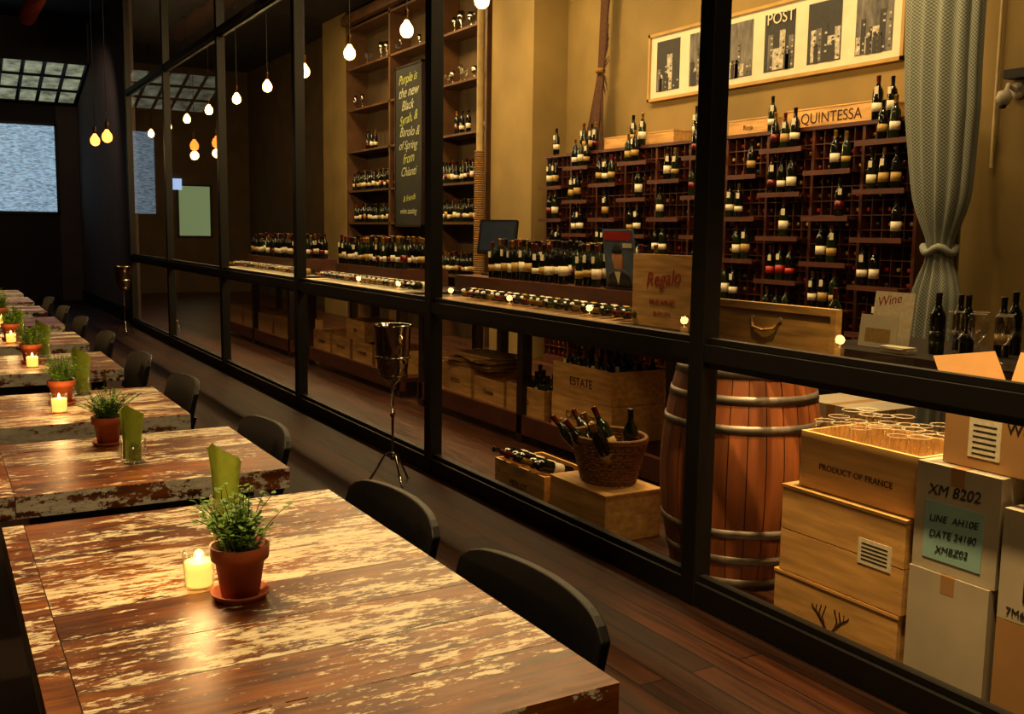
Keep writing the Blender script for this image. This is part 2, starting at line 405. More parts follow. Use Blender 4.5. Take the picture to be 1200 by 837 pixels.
def votive(x,y,z,energy=1.2):
    e=bpy.data.objects.new('votive_candle',None); scn.collection.objects.link(e); e.location=(x,y,z)
    mb=MB(); mb.lathe([(0,0),(.029,0),(.031,.003),(.034,.078),(.0325,.078),(.029,.006),(0,.005)],'tumbler',None,20); mb.build('holder',e)
    mb=MB(); mb.lathe([(0,.006),(.0265,.006),(.030,.056),(.024,.058),(0,.055)],'wax',None,16)
    mb.lathe([(0,.056),(.005,.060),(.0055,.065),(.0025,.074),(0,.079)],'flame',None,8); mb.build('candle',e)
    l=bpy.data.lights.new('candle_light','POINT'); l.energy=energy; l.color=(1,.55,.2); l.shadow_soft_size=.03
    o=bpy.data.objects.new('candle_light',l); scn.collection.objects.link(o); o.parent=e; o.location=(0,0,.11)
pot(.515,1.99,TZ); votive(.455,2.09,TZ,1.9); napkin(.62,2.52,TZ,1.2,1.25)
napkin(.53,3.34,TZ,1.6,1.1); pot(.50,3.65,TZ,.9)
pot(.45,4.57,TZ,.95); votive(.42,4.38,TZ,1.6); napkin(.56,4.83,TZ,1.4,1.25)
pot(.45,6.05,TZ,.95); votive(.44,5.86,TZ,1.4); napkin(.54,6.34,TZ,1.2,1.25)
pot(.43,7.35,TZ,.95); votive(.42,7.15,TZ,1.4); napkin(.50,7.64,TZ,1.2,1.15)
pot(.45,8.75,TZ); votive(.44,8.5,TZ,1)
pot(.45,10.0,TZ); votive(.44,9.78,TZ,1); votive(.44,11.2,TZ,1); votive(.44,12.5,TZ,1)

def bucket(x,y):
    mb=MB(); T=Tr(x,y,0)
    mb.lathe([(0,.66),(.075,.66),(.085,.67),(.10,.80),(.108,.93),(.118,.945),(.118,.955),(.104,.95),(.09,.70),(0,.68)],'chrome',T,28)
    mb.lathe([(.10,.755),(.107,.755),(.107,.768),(.10,.768)],'chrome',T,24)
    for s in(-1,1): mb.tube([T@Vector((0,s*.108,.90)),T@Vector((0,s*.135,.89)),T@Vector((0,s*.135,.85)),T@Vector((0,s*.105,.84))],.006,'chrome',6)
    mb.lathe([(0,.60),(.02,.60),(.05,.63),(.08,.655),(.078,.662),(.0,.655)],'chrome',T,20)
    mb.lathe([(.008,.17),(.008,.4),(.016,.41),(.016,.43),(.008,.44),(.008,.61)],'chrome',T,12)
    mb.lathe([(0,.14),(.018,.15),(.018,.18),(0,.19)],'chrome',T,12)
    for i in range(3):
        a=i*2.094+.5; pts=[]
        for r,z in((.01,.19),(.05,.17),(.10,.08),(.145,.008),(.155,.008)): pts.append(T@Vector((r*math.cos(a),r*math.sin(a),z)))
        mb.tube(pts,.007,'chrome',8)
    mb.build('wine_bucket_stand')
bucket(2.32,5.42); bucket(2.3,14.8)

# ------------------------------------------------------------ pendants
def pendant(x,y,z,k='bulb',e=14,on=True):
    mb=MB(); T=Tr(x,y,z)
    mb.tube([(x,y,z+.17),(x,y,CH)],.004,'frame',5)
    mb.lathe([(0,.18),(.018,.175),(.022,.14),(.02,.08),(.016,.075)],'brass',T,12)
    mb.lathe([(.015,.08),(.030,.055),(.055,.02),(.063,-.015),(.055,-.055),(.03,-.078),(0,-.085)],k,T,16)
    mb.lathe([(.0,0),(.05,0),(.05,-.02),(0,-.02)],'frame',Tr(x,y,CH),12)
    o=mb.build('pendant_bulb')
    if on:
        l=bpy.data.lights.new('pendant_light','POINT'); l.energy=e; l.color=(1,.66,.28); l.shadow_soft_size=.06
        lo=bpy.data.objects.new('pendant_light',l); scn.collection.objects.link(lo); lo.location=(x,y,z-.15); lo.parent=o
for i,y in enumerate([4.5,6.0,7.5,9.0,10.5,12.0,13.55,15.1,16.8,18.4,20.0,21.7]):
    pendant(4.0,y,3.39,e=45 if y<16 else 10)
pendant(1.98,13.6,2.62,'bulbo',3); pendant(2.0,14.8,2.66,'bulbo',3)

# ------------------------------------------------------------ wine rack on back wall
RX=6.12; ry0,ry1,rz=4.85,9.85,2.36
mb=MB(); mb.box(6.55,6.6,ry0,ry1,0,rz,'darkwood')
nb=10; bw=(ry1-ry0)/nb
for i in range(nb+1): mb.box(RX-.01,6.55,ry0+i*bw-.014,ry0+i*bw+.014,0,rz-.032,'rackwood')
for i in range(nb):
    for j in range(1,5): 
        y=ry0+i*bw+j*bw/5; mb.box(RX+.005,6.5,y-.004,y+.004,.1,rz-.03,'rackwood')
nz=20; zs=[.1+k*(rz-.13)/nz for k in range(nz+1)]
for z in zs[:-1]: mb.box(RX,6.5,ry0,ry1,z-.004,z+.004,'rackwood')
mb.box(RX-.03,6.6,ry0-.02,ry1+.02,rz-.03,rz,'rackwood'); mb.box(RX-.02,6.55,ry0-.01,ry1+.01,0,.1,'rackwood')
ledges=[]
for i in range(nb):
    zz=.42+(.16 if i%2 else 0)
    while zz<2.2:
        a=ry0+i*bw+.015; b=a+bw-.03
        mb.box(RX-.12,RX+.0,a,b,zz-.015,zz,'rackwood'); mb.box(RX-.128,RX-.118,a,b,zz-.03,zz+.008,'rackwood'); ledges.append((i,a,b,zz)); zz+=.355
rack=mb.build('wine_rack')
mb=MB()
for i in range(nb*5):
    y=ry0+(i+.5)*bw/5
    for k in range(nz):
        if R()<.88:
            T=Tr(6.47-U(0,.03),y+U(-.006,.006),zs[k]+.006+.0375)@Rt(-math.pi/2,'Y')
            bottle(mb,T,random.choice(['bglass','bgreen']),None,random.choice(['foilk','foilr','foilr','foilg','redlabel','label2']),n=6)
for (i,a,b,z) in ledges:
    red=(i==2 and 1.0<z<1.2)
    n=random.choice([1,1,2,2,2,3])
    if red: n=3
    c=U(a+.08,b-.08-.11*(n-1)) if b-.08-.11*(n-1)>a+.08 else a+.08
    for q in range(n): rb(mb,RX-.070,c+q*.11,z,tag=R()<.5,n=10,**({'lab':'redlabel','foil':'foilr'} if red else {}))
for y in (9.75,9.05,9.2,7.25,7.35,6.38,4.98,8.98): rb(mb,RX+.05,y,rz,tag=True)
for y in (8.25,8.1,5.25,5.12): rb(mb,RX+.0,y,rz,tag=True)
mb.build('racked_wine_bottles',rack)

def crate(name,x0,x1,y0,y1,z0,z1,openT=True,k='pine',logo=None,nb=1,lk='ink',ls=.05):
    mb=MB(); t=.014; hs=(z1-z0)/nb
    for i in range(nb):
        a=z0+i*hs+(.003 if i else 0); b=z0+(i+1)*hs
        mb.box(x0,x0+t,y0,y1,a,b,k); mb.box(x1-t,x1,y0,y1,a,b,k)
        mb.box(x0+t,x1-t,y0,y0+t,a,b,k); mb.box(x0+t,x1-t,y1-t,y1,a,b,k)
    mb.box(x0+t,x1-t,y0+t,y1-t,z0+.002,z0+t,'pinein')
    if not openT:
        mb.box(x0-.004,x1+.004,y0-.004,y1+.004,z1,z1+.012,k)
    for (yy) in (y0+.02,y1-.02):
        for i in range(nb): mb.lathe([(0,0),(.003,0),(0,.001)],'hoop',Tr(x0-.0005,yy,z0+(i+.5)*hs)@Rt(-math.pi/2,'Y'),6)
    o=mb.build(name,bevel=.0015)
    if logo: text(logo,(x0-.002,(y0+y1)/2,(z0+z1)/2),ls,lk,TX,o)
    return o
def topbox(y0,y1,z,h,logo,ls):
    crate('wooden_wine_box',6.23,6.54,y0,y1,z,z+h,False,'pine',logo,ls=ls)
topbox(7.75,8.9,rz+.004,.12,'Bordeaux',.06)
topbox(6.48,6.98,rz+.004,.13,'Rioja',.06)
topbox(5.33,6.27,rz+.004,.15,'QUINTESSA',.12)

mb=MB(); fy0,fy1,fz0,fz1=5.42,8.63,2.86,3.54; FX=6.61
for a in ((fy0,fy1,fz0,fz0+.03),(fy0,fy1,fz1-.03,fz1),(fy0,fy0+.03,fz0,fz1),(fy1-.03,fy1,fz0,fz1)):
    mb.box(6.565,FX,a[0],a[1],a[2],a[3],'frameg')
mb.box(6.585,FX,fy0+.03,fy1-.03,fz0+.03,fz1-.03,'paper')
pw=(fy1-fy0-.1)/6
for i in range(6):
    a=fy1-.05-i*pw-.08; b=a-pw+.15
    z0,z1=fz0+.09,fz1-.09
    mb.box(6.582,6.585,b,a,z0,z1,'photod' if i in(0,3,4) else 'photo')
    random.seed(30+i)
    yy=b+.01
    while yy<a-.05:
        ww=U(.03,.08); hh=U(.12,.38)
        mb.box(6.580,6.583,yy,min(yy+ww,a-.01),z0+.01,z0+hh,random.choice(['photod','photol','photo','photol'])); 
        for q in range(int(hh/.05)): mb.box(6.579,6.580,yy+.006,yy+.006+ww*.35,z0+.03+q*.05,z0+.045+q*.05,random.choice(['photod','photol']))
        yy+=ww
    for q in range(3):
        cy=U(b+.05,a-.05); mb.box(6.577,6.580,cy-.022,cy+.022,z0,z0+.13,'photod'); mb.lathe([(0,0),(.018,0),(.018,.002),(0,.002)],'photol' if q%2 else 'photod',Tr(6.578,cy,z0+.15)@Rt(-math.pi/2,'Y'),10)
fr=mb.build('framed_photographs',bevel=.001)
text('POST',(6.575,6.75,fz1-.14),.14,'paper',TX,fr)
random.seed(11)

mb=MB()
for i in range(170):
    a=U(0,6.28); r=U(.02,.22); top=U(3.0,4.9); sp=U(0,.05)
    bx,by=6.42+.35*r*math.cos(a),9.4+r*math.sin(a)
    mb.tube([(bx,by,rz+.004),(6.45+.02*math.cos(a),9.38+r*.6*math.sin(a),rz+.4),(6.47,9.35+sp*math.sin(a),rz+.9),(6.48,9.32+sp*1.6*math.sin(a)-.05,top)],.006,'twig',4)
mb.lathe([(.03,0),(.055,.005),(.055,.05),(.03,.055)],'rope',Tr(6.47,9.35,rz+.88),12)
mb.build('twig_broom')

slab('wall_pilaster',(6.15,WX,10.25,11.25,0,CH),'tan')
slab('wall_pilaster',(6.2,WX,16.5,17.6,0,CH),'tan')
mb=MB(); mb.tube([(6.05,11.36,0),(6.05,11.36,CH)],.045,'pipe',12)
for i in range(58):
    z=.9+i*.028; mb.lathe([(.045,-.013),(.066,-.008),(.07,0),(.066,.008),(.045,.013)],'rope',Tr(6.05,11.36,z),12)
mb.build('rope_wrapped_pipe')

mb=MB(); sy0,sy1=11.5,16.4
for y in (sy0,12.95,14.6,sy1): mb.box(6.2,6.55,y-.03,y+.03,0,4.95,'shelfwood')
lv=[.9,1.62,2.15,2.8,3.48,4.15,4.8]
for z in lv: mb.box(6.2,6.55,sy0,sy1,z-.03,z,'shelfwood')
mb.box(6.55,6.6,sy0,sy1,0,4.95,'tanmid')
mb.box(6.12,6.22,sy0-.05,sy1+.05,4.85,5.0,'shelfwood')
sh=mb.build('bottle_shelving')
mb=MB()
for z in lv[:4]:
    y=sy0+.1
    while y<sy1-.1:
        if R()<(.97 if z<2.5 else .6):
            for xx in ((6.28,6.4) if z<2.3 else (6.3,)): rb(mb,xx,y,z,tag=False,n=8)
        y+=U(.085,.11) if z<2.5 else U(.1,.2)
mb.build('shelf_bottles',sh)
mb=MB()
for z in lv[4:6]:
    y=sy0+.15
    while y<sy1-.1:
        if R()<.6:
            T=Tr(6.3,y,z); h=U(.16,.3); r=U(.03,.06)
            mb.lathe([(0,0),(r*.9,0),(r*.15,.01),(r*.15,h*.4),(r,h*.6),(r*.8,h),(r*.75,h),(r*.9,h*.6),(0,h*.42)],'tumbler' if R()<.4 else 'chrome',T,10)
        y+=U(.12,.3)
mb.build('shelf_glassware',sh)
cy0,cy1=13.22,14.12
mb=MB(); mb.box(6.1,6.14,cy0,cy1,1.58,3.85,'slate')
for a in ((cy0-.03,cy0),(cy1,cy1+.03)): mb.box(6.09,6.15,a[0],a[1],1.55,3.88,'darkwood')
for a in ((1.55,1.58),(3.85,3.88)): mb.box(6.09,6.15,cy0-.03,cy1+.03,a[0],a[1],'darkwood')
for z in (2.1,3.45): mb.box(6.14,6.198,cy0+.1,cy1-.1,z,z+.03,'darkwood')
cb=mb.build('chalkboard')
for i,s in enumerate(['Purple is','the new','Black','Syrah, &','Barolo &','of Spring','from','Chianti','','& friends','wine tasting']):
    text(s,(6.097,(cy0+cy1)/2+U(-.04,.04),3.68-i*.19),U(.17,.22) if i<8 else .12,'chalk' if i%3 else 'chalky',TX,cb,rot=U(-.02,.12),shear=.45)

# ------------------------------------------------------------ display tables
def display(name,y0,y1,x0=3.55,x1=4.5):
    mb=MB(); zt=.95
    mb.box(x0,x1,y0,y1,zt-.05,zt,'darkwood')
    mb.box(x0+.04,x1-.04,y0+.04,y1-.04,zt-.13,zt-.05,'darkwood')
    n=max(2,int((y1-y0)/1.5)+1)
    for i in range(n):
        y=y0+.05+(y1-y0-.18)*i/(n-1)
        for x in (x0+.05,x1-.13): mb.box(x,x+.08,y,y+.08,0,zt-.13,'darkwood')
    mb.box(x0+.08,x1-.08,y0+.03,y1-.03,.14,.18,'rackwood')
    mb.box(x0+.05,x0+.1,y0+.03,y1-.03,.06,.2,'rackwood')
    mb.box(x0+.42,x1,y0+.9,y1,zt,1.12,'rackwood')
    return mb.build(name,bevel=.003)
def lyingrow(mb,x,y0,y1,z,sp=.095,tilt=.12,lab='label'):
    y=y0
    while y<y1:
        T=Tr(x+.33,y,z+.04)@Rt(-math.pi/2-tilt,'Y')@Rt(.35+U(-.08,.08),'X')
        bottle(mb,T,random.choice(['bgreen','bglass']),random.choice(['label','label','label2']),random.choice(['foilg','foilr','foilk']),n=10); y+=sp
def standing(mb,x0,x1,y0,y1,z,dx=.1,dy=.1,p=.95,tag=.3):
    y=y0
    while y<y1:
        x=x0
        while x<x1:
            if R()<p: rb(mb,x+U(-.01,.01),y+U(-.01,.01),z,tag=R()<tag,n=10)
            x+=dx
        y+=dy
d1=display('display_table',4.35,7.9)
mb=MB(); standing(mb,4.05,4.47,5.85,7.4,1.121); lyingrow(mb,3.58,5.0,7.4,.958,sp=.115,tilt=-.06)
for y in (5.5,5.62): rb(mb,4.3,y,1.121)
mb.build('display_bottles',d1)
mb=MB(); mb.box(3.56,3.94,4.97,7.5,.951,.956,'oldpine'); mb.build('tray',d1)
d2=display('display_table',8.2,10.9)
mb=MB(); standing(mb,4.03,4.47,9.15,10.85,1.121); lyingrow(mb,3.58,8.3,10.8,.958,sp=.115,tilt=-.06)
mb.build('display_bottles',d2)
mb=MB(); mb.box(3.56,3.94,8.22,10.85,.951,.956,'paper'); mb.build('tray',d2)
d3=display('display_table',11.4,14.6)
mb=MB(); standing(mb,4.03,4.47,12.4,14.5,1.121,dy=.13); lyingrow(mb,3.58,11.5,14.4,.958,tilt=-.06,sp=.13)
mb.build('display_bottles',d3)
mb=MB(); mb.box(3.56,3.94,11.42,14.5,.951,.956,'paper'); mb.build('tray',d3)
for y,w,h,lg in ((5.85,.55,.22,'VINO'),(6.42,.5,.2,'Chateau'),(6.95,.55,.24,'ROSSO'),(7.3+.22,.33,.2,'')):
    crate('wooden_wine_crate',3.64,4.06,y,y+w-.02,.182,.182+h,True,'pine',lg or None).parent=d1
c1=crate('wooden_wine_crate',3.62,4.04,5.02,5.72,.182,.42,True,'pine','CABERNET',ls=.07); c1.parent=d1
c2=crate('wooden_wine_crate',3.62,4.04,5.03,5.71,.422,.64,True,'pine','ESTATE',ls=.08); c2.parent=d1
mb=MB(); standing(mb,3.69,4.0,5.1,5.68,.44,p=.8); mb.build('crate_bottles',c2)
mb=MB(); standing(mb,3.71,4.01,5.9,6.4,.20,dy=.11,p=.8); mb.build('crate_bottles',d1)
mb=MB()
for i in range(9):
    T=Tr(3.84,7.08+U(-.05,.05),.424+i*.011)@Rt(U(-.25,.25),'Z'); mb.box(-.19,.19,-.3,.3,0,.008,'card' if i%3 else 'oldpine',T)
mb.build('folded_cardboard_pile',d1)
for y in (8.4,9.0,9.6,10.2): crate('wooden_wine_crate',3.64,4.06,y,y+.52,.182,.40,True,'pine','DOMAINE').parent=d2
for y in (11.6,12.3,13.0,13.7): crate('wooden_wine_crate',3.64,4.06,y,y+.6,.182,.42,True,'card').parent=d3
crate('wooden_wine_crate',3.64,4.01,9.2,9.7,.402,.60,True,'pine','1998').parent=d2
mb=MB(); mb.box(3.70,3.72,4.38,4.95,.952,1.38,'pine'); mb.box(3.72,3.85,4.45,4.47,.952,1.1,'pine'); mb.box(3.72,3.85,4.86,4.88,.952,1.1,'pine')
sg=mb.build('wooden_sign',bevel=.003); text('Regalo',(3.698,4.66,1.24),.12,'redink',TX,sg,rot=.1,shear=.3); text('FINE WINES',(3.698,4.66,1.10),.045,'redink',TX,sg); text('by the case',(3.698,4.66,1.04),.035,'redink',TX,sg)
mb=MB(); T=Tr(4.06,5.50,.95)@Rt(math.radians(-8),'Y')
mb.box(-.012,0,-.17,.17,.18,.58,'magblue',T); mb.box(-.014,-.011,-.15,.15,.51,.565,'redlabel',T); mb.box(-.014,-.011,-.15,-.05,.46,.49,'paper',T)
mb.lathe([(0,-.09),(.05,-.07),(.065,0),(.05,.07),(0,.085)],'skin',T@Tr(-.013,.02,.39)@Matrix.Diagonal((.06,1,1,1)),14)
mb.lathe([(.0,.03),(.055,.035),(.06,.06),(.04,.09),(0,.10)],'blackink',T@Tr(-.014,.02,.385)@Matrix.Diagonal((.07,1,1,1)),14)
mb.lathe([(0,.0),(.15,.0),(.13,.09),(.05,.13),(0,.13)],'photod',T@Tr(-.013,.02,.185)@Matrix.Diagonal((.05,1,1,1)),14)
mb.add([(-.022,-.015,.30),(-.022,.055,.30),(-.022,.02,.21)],[(0,1,2)],'paper',False,T)
mb.box(-.03,.03,-.18,.18,.178,.19,'darkwood',T)
mb.build('magazine_on_stand')
mb=MB(); T=Tr(4.3,7.72,1.121)
mb.box(-.1,.1,-.12,.12,0,.015,'black',T); mb.box(-.015,.015,-.03,.03,0,.25,'black',T)
T2=T@Tr(0,0,.33)@Rt(.75,'Z')@Rt(.3,'Y'); mb.box(-.03,.02,-.17,.17,-.15,.15,'black',T2); mb.box(-.032,-.03,-.15,.15,-.13,.13,'screen',T2)
mb.build('computer_monitor',bevel=.004)

# ------------------------------------------------------------ barrel
mb=MB(); bx,by=3.10,3.31; n=28; T=Tr(bx,by,0); H=.95
prof=[]
for j in range(15):
    t=j/14; prof.append((.285+.072*math.sin(math.pi*t)**.9 if 0<t<1 else .285,H*t))
for i in range(n):
    a0=2*math.pi*i/n+.006; a1=2*math.pi*(i+1)/n-.006; vs=[];fs=[]
    for (r,z) in prof:
        for a in (a0,(a0+a1)/2,a1): vs.append((r*math.cos(a),r*math.sin(a),z))
    for j in range(14):
        for q in range(2): k=j*3+q; fs.append((k,k+1,k+4,k+3))
    mb.add(vs,fs,'oak',True,T)
mb.lathe([(r-.004,z) for r,z in prof],'darkwood',T,48)
mb.lathe([(.285,H),(.262,H),(.262,H-.03),(0,H-.03)],'oak',T,32); mb.lathe([(0,.03),(.26,.03),(.262,0),(.285,0)],'oak',T,32)
def rad(z): t=z/H; return .285+.072*math.sin(math.pi*t)**.9 if 0<t<1 else .285
for z,h in ((.005,.04),(.115,.035),(.235,.035),(.68,.035),(.80,.035),(.905,.042)):
    mb.lathe([(rad(z),z),(rad(z)+.004,z),(rad(z+h)+.004,z+h),(rad(z+h),z+h)],'hoop',T,48)
mb.build('wine_barrel')
mb=MB(); mb.box(2.955,2.975,2.66,3.46,.954,1.225,'oldpine')
for a,b in ((2.66,2.69),(3.43,3.46)): mb.box(2.943,2.955,a,b,.954,1.225,'oldpine')
mb.box(2.943,2.955,2.69,3.43,1.195,1.225,'oldpine')
mb.tube([(2.953,3.12,1.16),(2.94,3.10,1.125),(2.935,3.04,1.115),(2.94,2.98,1.125),(2.953,2.96,1.16)],.007,'rope',6)
for y in (3.12,2.96): mb.lathe([(0,0),(.014,0),(.014,.004),(0,.004)],'hoop',Tr(2.955,y,1.16)@Rt(-math.pi/2,'Y'),10)
mb.box(2.975,3.0,2.74,2.76,.954,1.2,'darkwood'); mb.box(2.975,3.0,3.36,3.38,.954,1.2,'darkwood')
mb.build('wooden_crate_lid',bevel=.002)
crate('wooden_wine_crate',3.02,3.3,3.05,3.42,.954,1.15,False,'oldpine',None)

c=crate('wooden_wine_crate',2.76,3.10,3.86,4.36,0,.23,False,'pine',None)
c=crate('wooden_wine_crate',2.76,3.08,4.42,4.96,0,.21,True,'pine','MERLOT')
mb=MB()
for i in range(5):
    bottle(mb,Tr(2.98,4.50+i*.1,.19)@Rt(-1.25,'Y')@Rt(U(-.15,.15),'X'),'bglass','label',random.choice(['foilr','foilk','foilg']),n=12)
mb.build('crate_bottles',c)
mb=MB(); bc=(2.95,4.11,.245)
for i in range(13):
    z=bc[2]+.01+i*.0165; r=.13+.05*(i/12)
    pts=[]
    for q in range(49):
        a=2*math.pi*q/48; rr=r+.006*math.cos(q*math.pi+i*math.pi)
        pts.append((bc[0]+rr*math.cos(a)*.95,bc[1]+rr*math.sin(a)*1.15,z))
    mb.tube(pts,.0085,'wicker',5)
for q in range(24):
    a=2*math.pi*q/24; mb.tube([(bc[0]+r*math.cos(a)*.95,bc[1]+r*math.sin(a)*1.15,bc[2]+z) for r,z in((.125,0),(.18,.215))],.006,'wicker',5)
mb.lathe([(0,0),(.13,0),(.13,.012),(0,.012)],'wicker',Tr(*bc),20)
for q in range(2): mb.tube([(bc[0]+(.185)*math.cos(a/20*math.pi)*.95,bc[1]+.185*math.sin(a/20*math.pi)*1.15,bc[2]+.222+q*.012) for a in range(41)],.011,'wicker',6)
bk=mb.build('wicker_basket')
mb=MB()
for dx,dy,ry,rx in ((-.05,-.11,-.6,.15),(-.04,.0,-.7,-.2),(-.03,.10,-.6,-.6),(.05,-.12,-.1,.1),(.06,.0,-.25,-.45),(.04,.12,-.2,-.75),(0,-.05,-.45,-.35),(-.02,.05,-.5,-.8)):
    bottle(mb,Tr(bc[0]+dx,bc[1]+dy,bc[2]+.09)@Rt(ry,'Y')@Rt(rx,'X'),random.choice(['bgreen','bglass']),random.choice(['label','label2']),random.choice(['foilk','foilr','foilg']),n=14)
mb.build('basket_bottles',bk)

# ------------------------------------------------------------ right stack of boxes
o=crate('wooden_wine_crate',2.76,3.14,2.16,2.73,0,.22,False,'pine',None,1)
mb=MB()
for s in (-1,1):
    for q in range(4):
        mb.tube([(2.7585,2.45+s*.005,.07),(2.7585,2.45+s*(.02+.012*q),.09+.012*q),(2.7585,2.45+s*(.035+.015*q),.12+.008*q),(2.7585,2.45+s*(.02+.022*q),.165-.004*q)],.0022,'ink',5)
mb.lathe([(0,0),(.012,0),(.012,.001),(0,.001)],'ink',Tr(2.7588,2.45,.065)@Rt(-math.pi/2,'Y'),10)
mb.build('burned_emblem',o)
o=crate('wooden_wine_crate',2.76,3.13,2.15,2.71,.235,.555,False,'pine',None,2)
mb=MB(); mb.box(2.757,2.76,2.20,2.34,.37,.46,'label'); 
for i in range(5): mb.box(2.756,2.757,2.215,2.325,.385+i*.014,.390+i*.014,'blackink')
mb.build('paper_label',o)
o=crate('wooden_wine_crate',2.79,3.13,2.13,2.66,.57,.78,True,'pinein',None,1); text('PRODUCT OF FRANCE',(2.788,2.40,.66),.032,'ink',TX,o)
def wineglass(mb,x,y,z,s=1):
    T=Tr(x,y,z)@Matrix.Scale(s,4)
    mb.lathe([(.033,0.001),(.004,.006),(.0035,.08),(.012,.09),(.034,.115),(.039,.145),(.034,.18),(.031,.20)],'crystal',T,16)
    mb.lathe([(.0308,.1995),(.0308,.2005),(.0317,.2005),(.0317,.1995)],'paper',T,16)  # white ring painted on as the glint of the glass rim
mb=MB()
for i in range(4):
    for j in range(6):
        wineglass(mb,2.85+i*.075,2.19+j*.083,.588,U(1.15,1.3))
mb.build('wine_glasses',o)

def cbox(name,x0,x1,y0,y1,z0,z1,k='cardw',flaps=False):
    mb=MB()
    if not flaps:
        mb.box(x0,x1,y0,y1,z0,z1,k); m=(y0+y1)/2
        mb.box(x0+.001,x1-.001,m-.025,m+.025,z1,z1+.0008,'card'); mb.box(x0-.0006,x0,m-.025,m+.025,z1-.06,z1,'card'); mb.box((x0+x1)/2-.025,(x0+x1)/2+.025,y0-.0006,y0,z1-.06,z1,'card')
    else:
        t=.005
        mb.box(x0,x0+t,y0,y1,z0,z1,k);mb.box(x1-t,x1,y0,y1,z0,z1,k);mb.box(x0+t,x1-t,y0,y0+t,z0,z1,k);mb.box(x0+t,x1-t,y1-t,y1,z0,z1,k);mb.box(x0+t,x1-t,y0+t,y1-t,z0+.001,z0+t,k)
        f=.12
        mb.add([(x1,y0,z1),(x1,y1,z1),(x1+.05,y1,z1+f),(x1+.05,y0,z1+f)],[(0,1,2,3)],k)
        mb.add([(x0,y1,z1),(x1,y1,z1),(x1,y1+.06,z1+f),(x0,y1+.06,z1+f)],[(0,1,2,3)],k)
        mb.add([(x0,y0,z1),(x1,y0,z1),(x1,y0-.1,z1+.05),(x0,y0-.1,z1+.05)],[(0,1,2,3)],k)
    return mb.build(name,bevel=.002)
cbox('cardboard_box',2.75,3.05,1.83,2.12,0,.43,'cardw')
o=cbox('cardboard_box',2.76,3.06,1.82,2.12,.432,.78,'cardw')
mb=MB(); mb.box(2.757,2.76,1.87,2.08,.47,.66,'bluelabel'); mb.build('shipping_label',o)
for i,s in enumerate(['XM 8202']): text(s,(2.757,1.98,.70),.05,'blackink',TX,o,rot=.05,shear=.2)
for i,s in enumerate(['LINE  AH10E','DATE 34180','XMBZ02']): text(s,(2.755,1.975,.61-i*.05),.032,'blackink',TX,o,rot=.08,shear=.25)
cbox('cardboard_box',2.75,3.05,1.40,1.80,0,.36,'card')
o=cbox('cardboard_box',2.75,3.05,1.42,1.80,.362,.70,'cardw')
mb=MB(); mb.box(2.747,2.75,1.50,1.72,.43,.56,'blackink'); mb.build('printed_panel',o); text('7M6',(2.748,1.74,.39),.035,'blackink',TX,o); 
o=cbox('cardboard_box',2.80,3.12,1.66,2.06,.783,1.0,'card',True)
mb=MB(); mb.box(2.797,2.80,1.86,1.97,.82,.95,'label'); 
for i in range(6): mb.box(2.796,2.797,1.875,1.955,.83+i*.018,.835+i*.018,'blackink')
mb.build('paper_label',o)
text('WINE',(2.798,1.78,.93),.05,'blackink',TX,o)
cbox('cardboard_box',3.7,4.02,3.12,3.60,0,.36,'cardw'); cbox('cardboard_box',3.7,4.02,3.12,3.58,.362,.70,'cardw')

mb=MB(); mb.box(4.1,4.95,1.9,3.95,.88,.92,'darkwood'); mb.box(4.15,4.9,1.95,3.9,.78,.88,'darkwood')
for x in (4.15,4.82):
    for y in (1.95,3.82): mb.box(x,x+.08,y,y+.08,0,.8,'darkwood')
mb.box(4.2,4.85,2.0,3.85,.3,.33,'darkwood')
cn=mb.build('sales_counter',bevel=.003)
mb=MB()
for x,y in ((4.35,3.28),(4.5,3.22),(4.55,3.06),(4.62,3.35),(4.7,3.1),(4.75,2.95),(4.6,2.8)): rb(mb,x,y,.921,g='bglass',lab='foilk' if R()<.6 else 'label2',foil='foilk',n=16)
rb(mb,4.3,3.9,.921,lab='redlabel',foil='foilr'); mb.build('counter_bottles',cn)
mb=MB()
for x,y in ((4.2,2.95),(4.2,2.82),(4.22,3.08),(4.3,2.88),(4.32,3.02),(4.36,2.78)): wineglass(mb,x,y,.921,1.15)
mb.build('counter_glasses',cn)
mb=MB(); T=Tr(4.28,3.60,.923)@Rt(.12,'Y'); mb.box(-.004,0,-.13,.11,0,.17,'paper',T); mb.box(-.005,-.004,-.09,.07,.03,.10,'label2',T); mb.box(.06,.065,-.16,.09,0.01,.30,'label',T)
mb.box(0,.07,-.02,.0,0.01,.1,'paper',T)
for i in range(5): mb.box(-.14,-.06,-.14,.02,.0+i*.006,.005+i*.006,'paper',Tr(4.3,3.45,.923)@Rt(U(-.1,.1),'Z'))
sc_=mb.build('counter_sign_card'); text('Wine',(4.335,3.57,1.17),.07,'redink',TX,sc_,rot=.2,shear=.3)

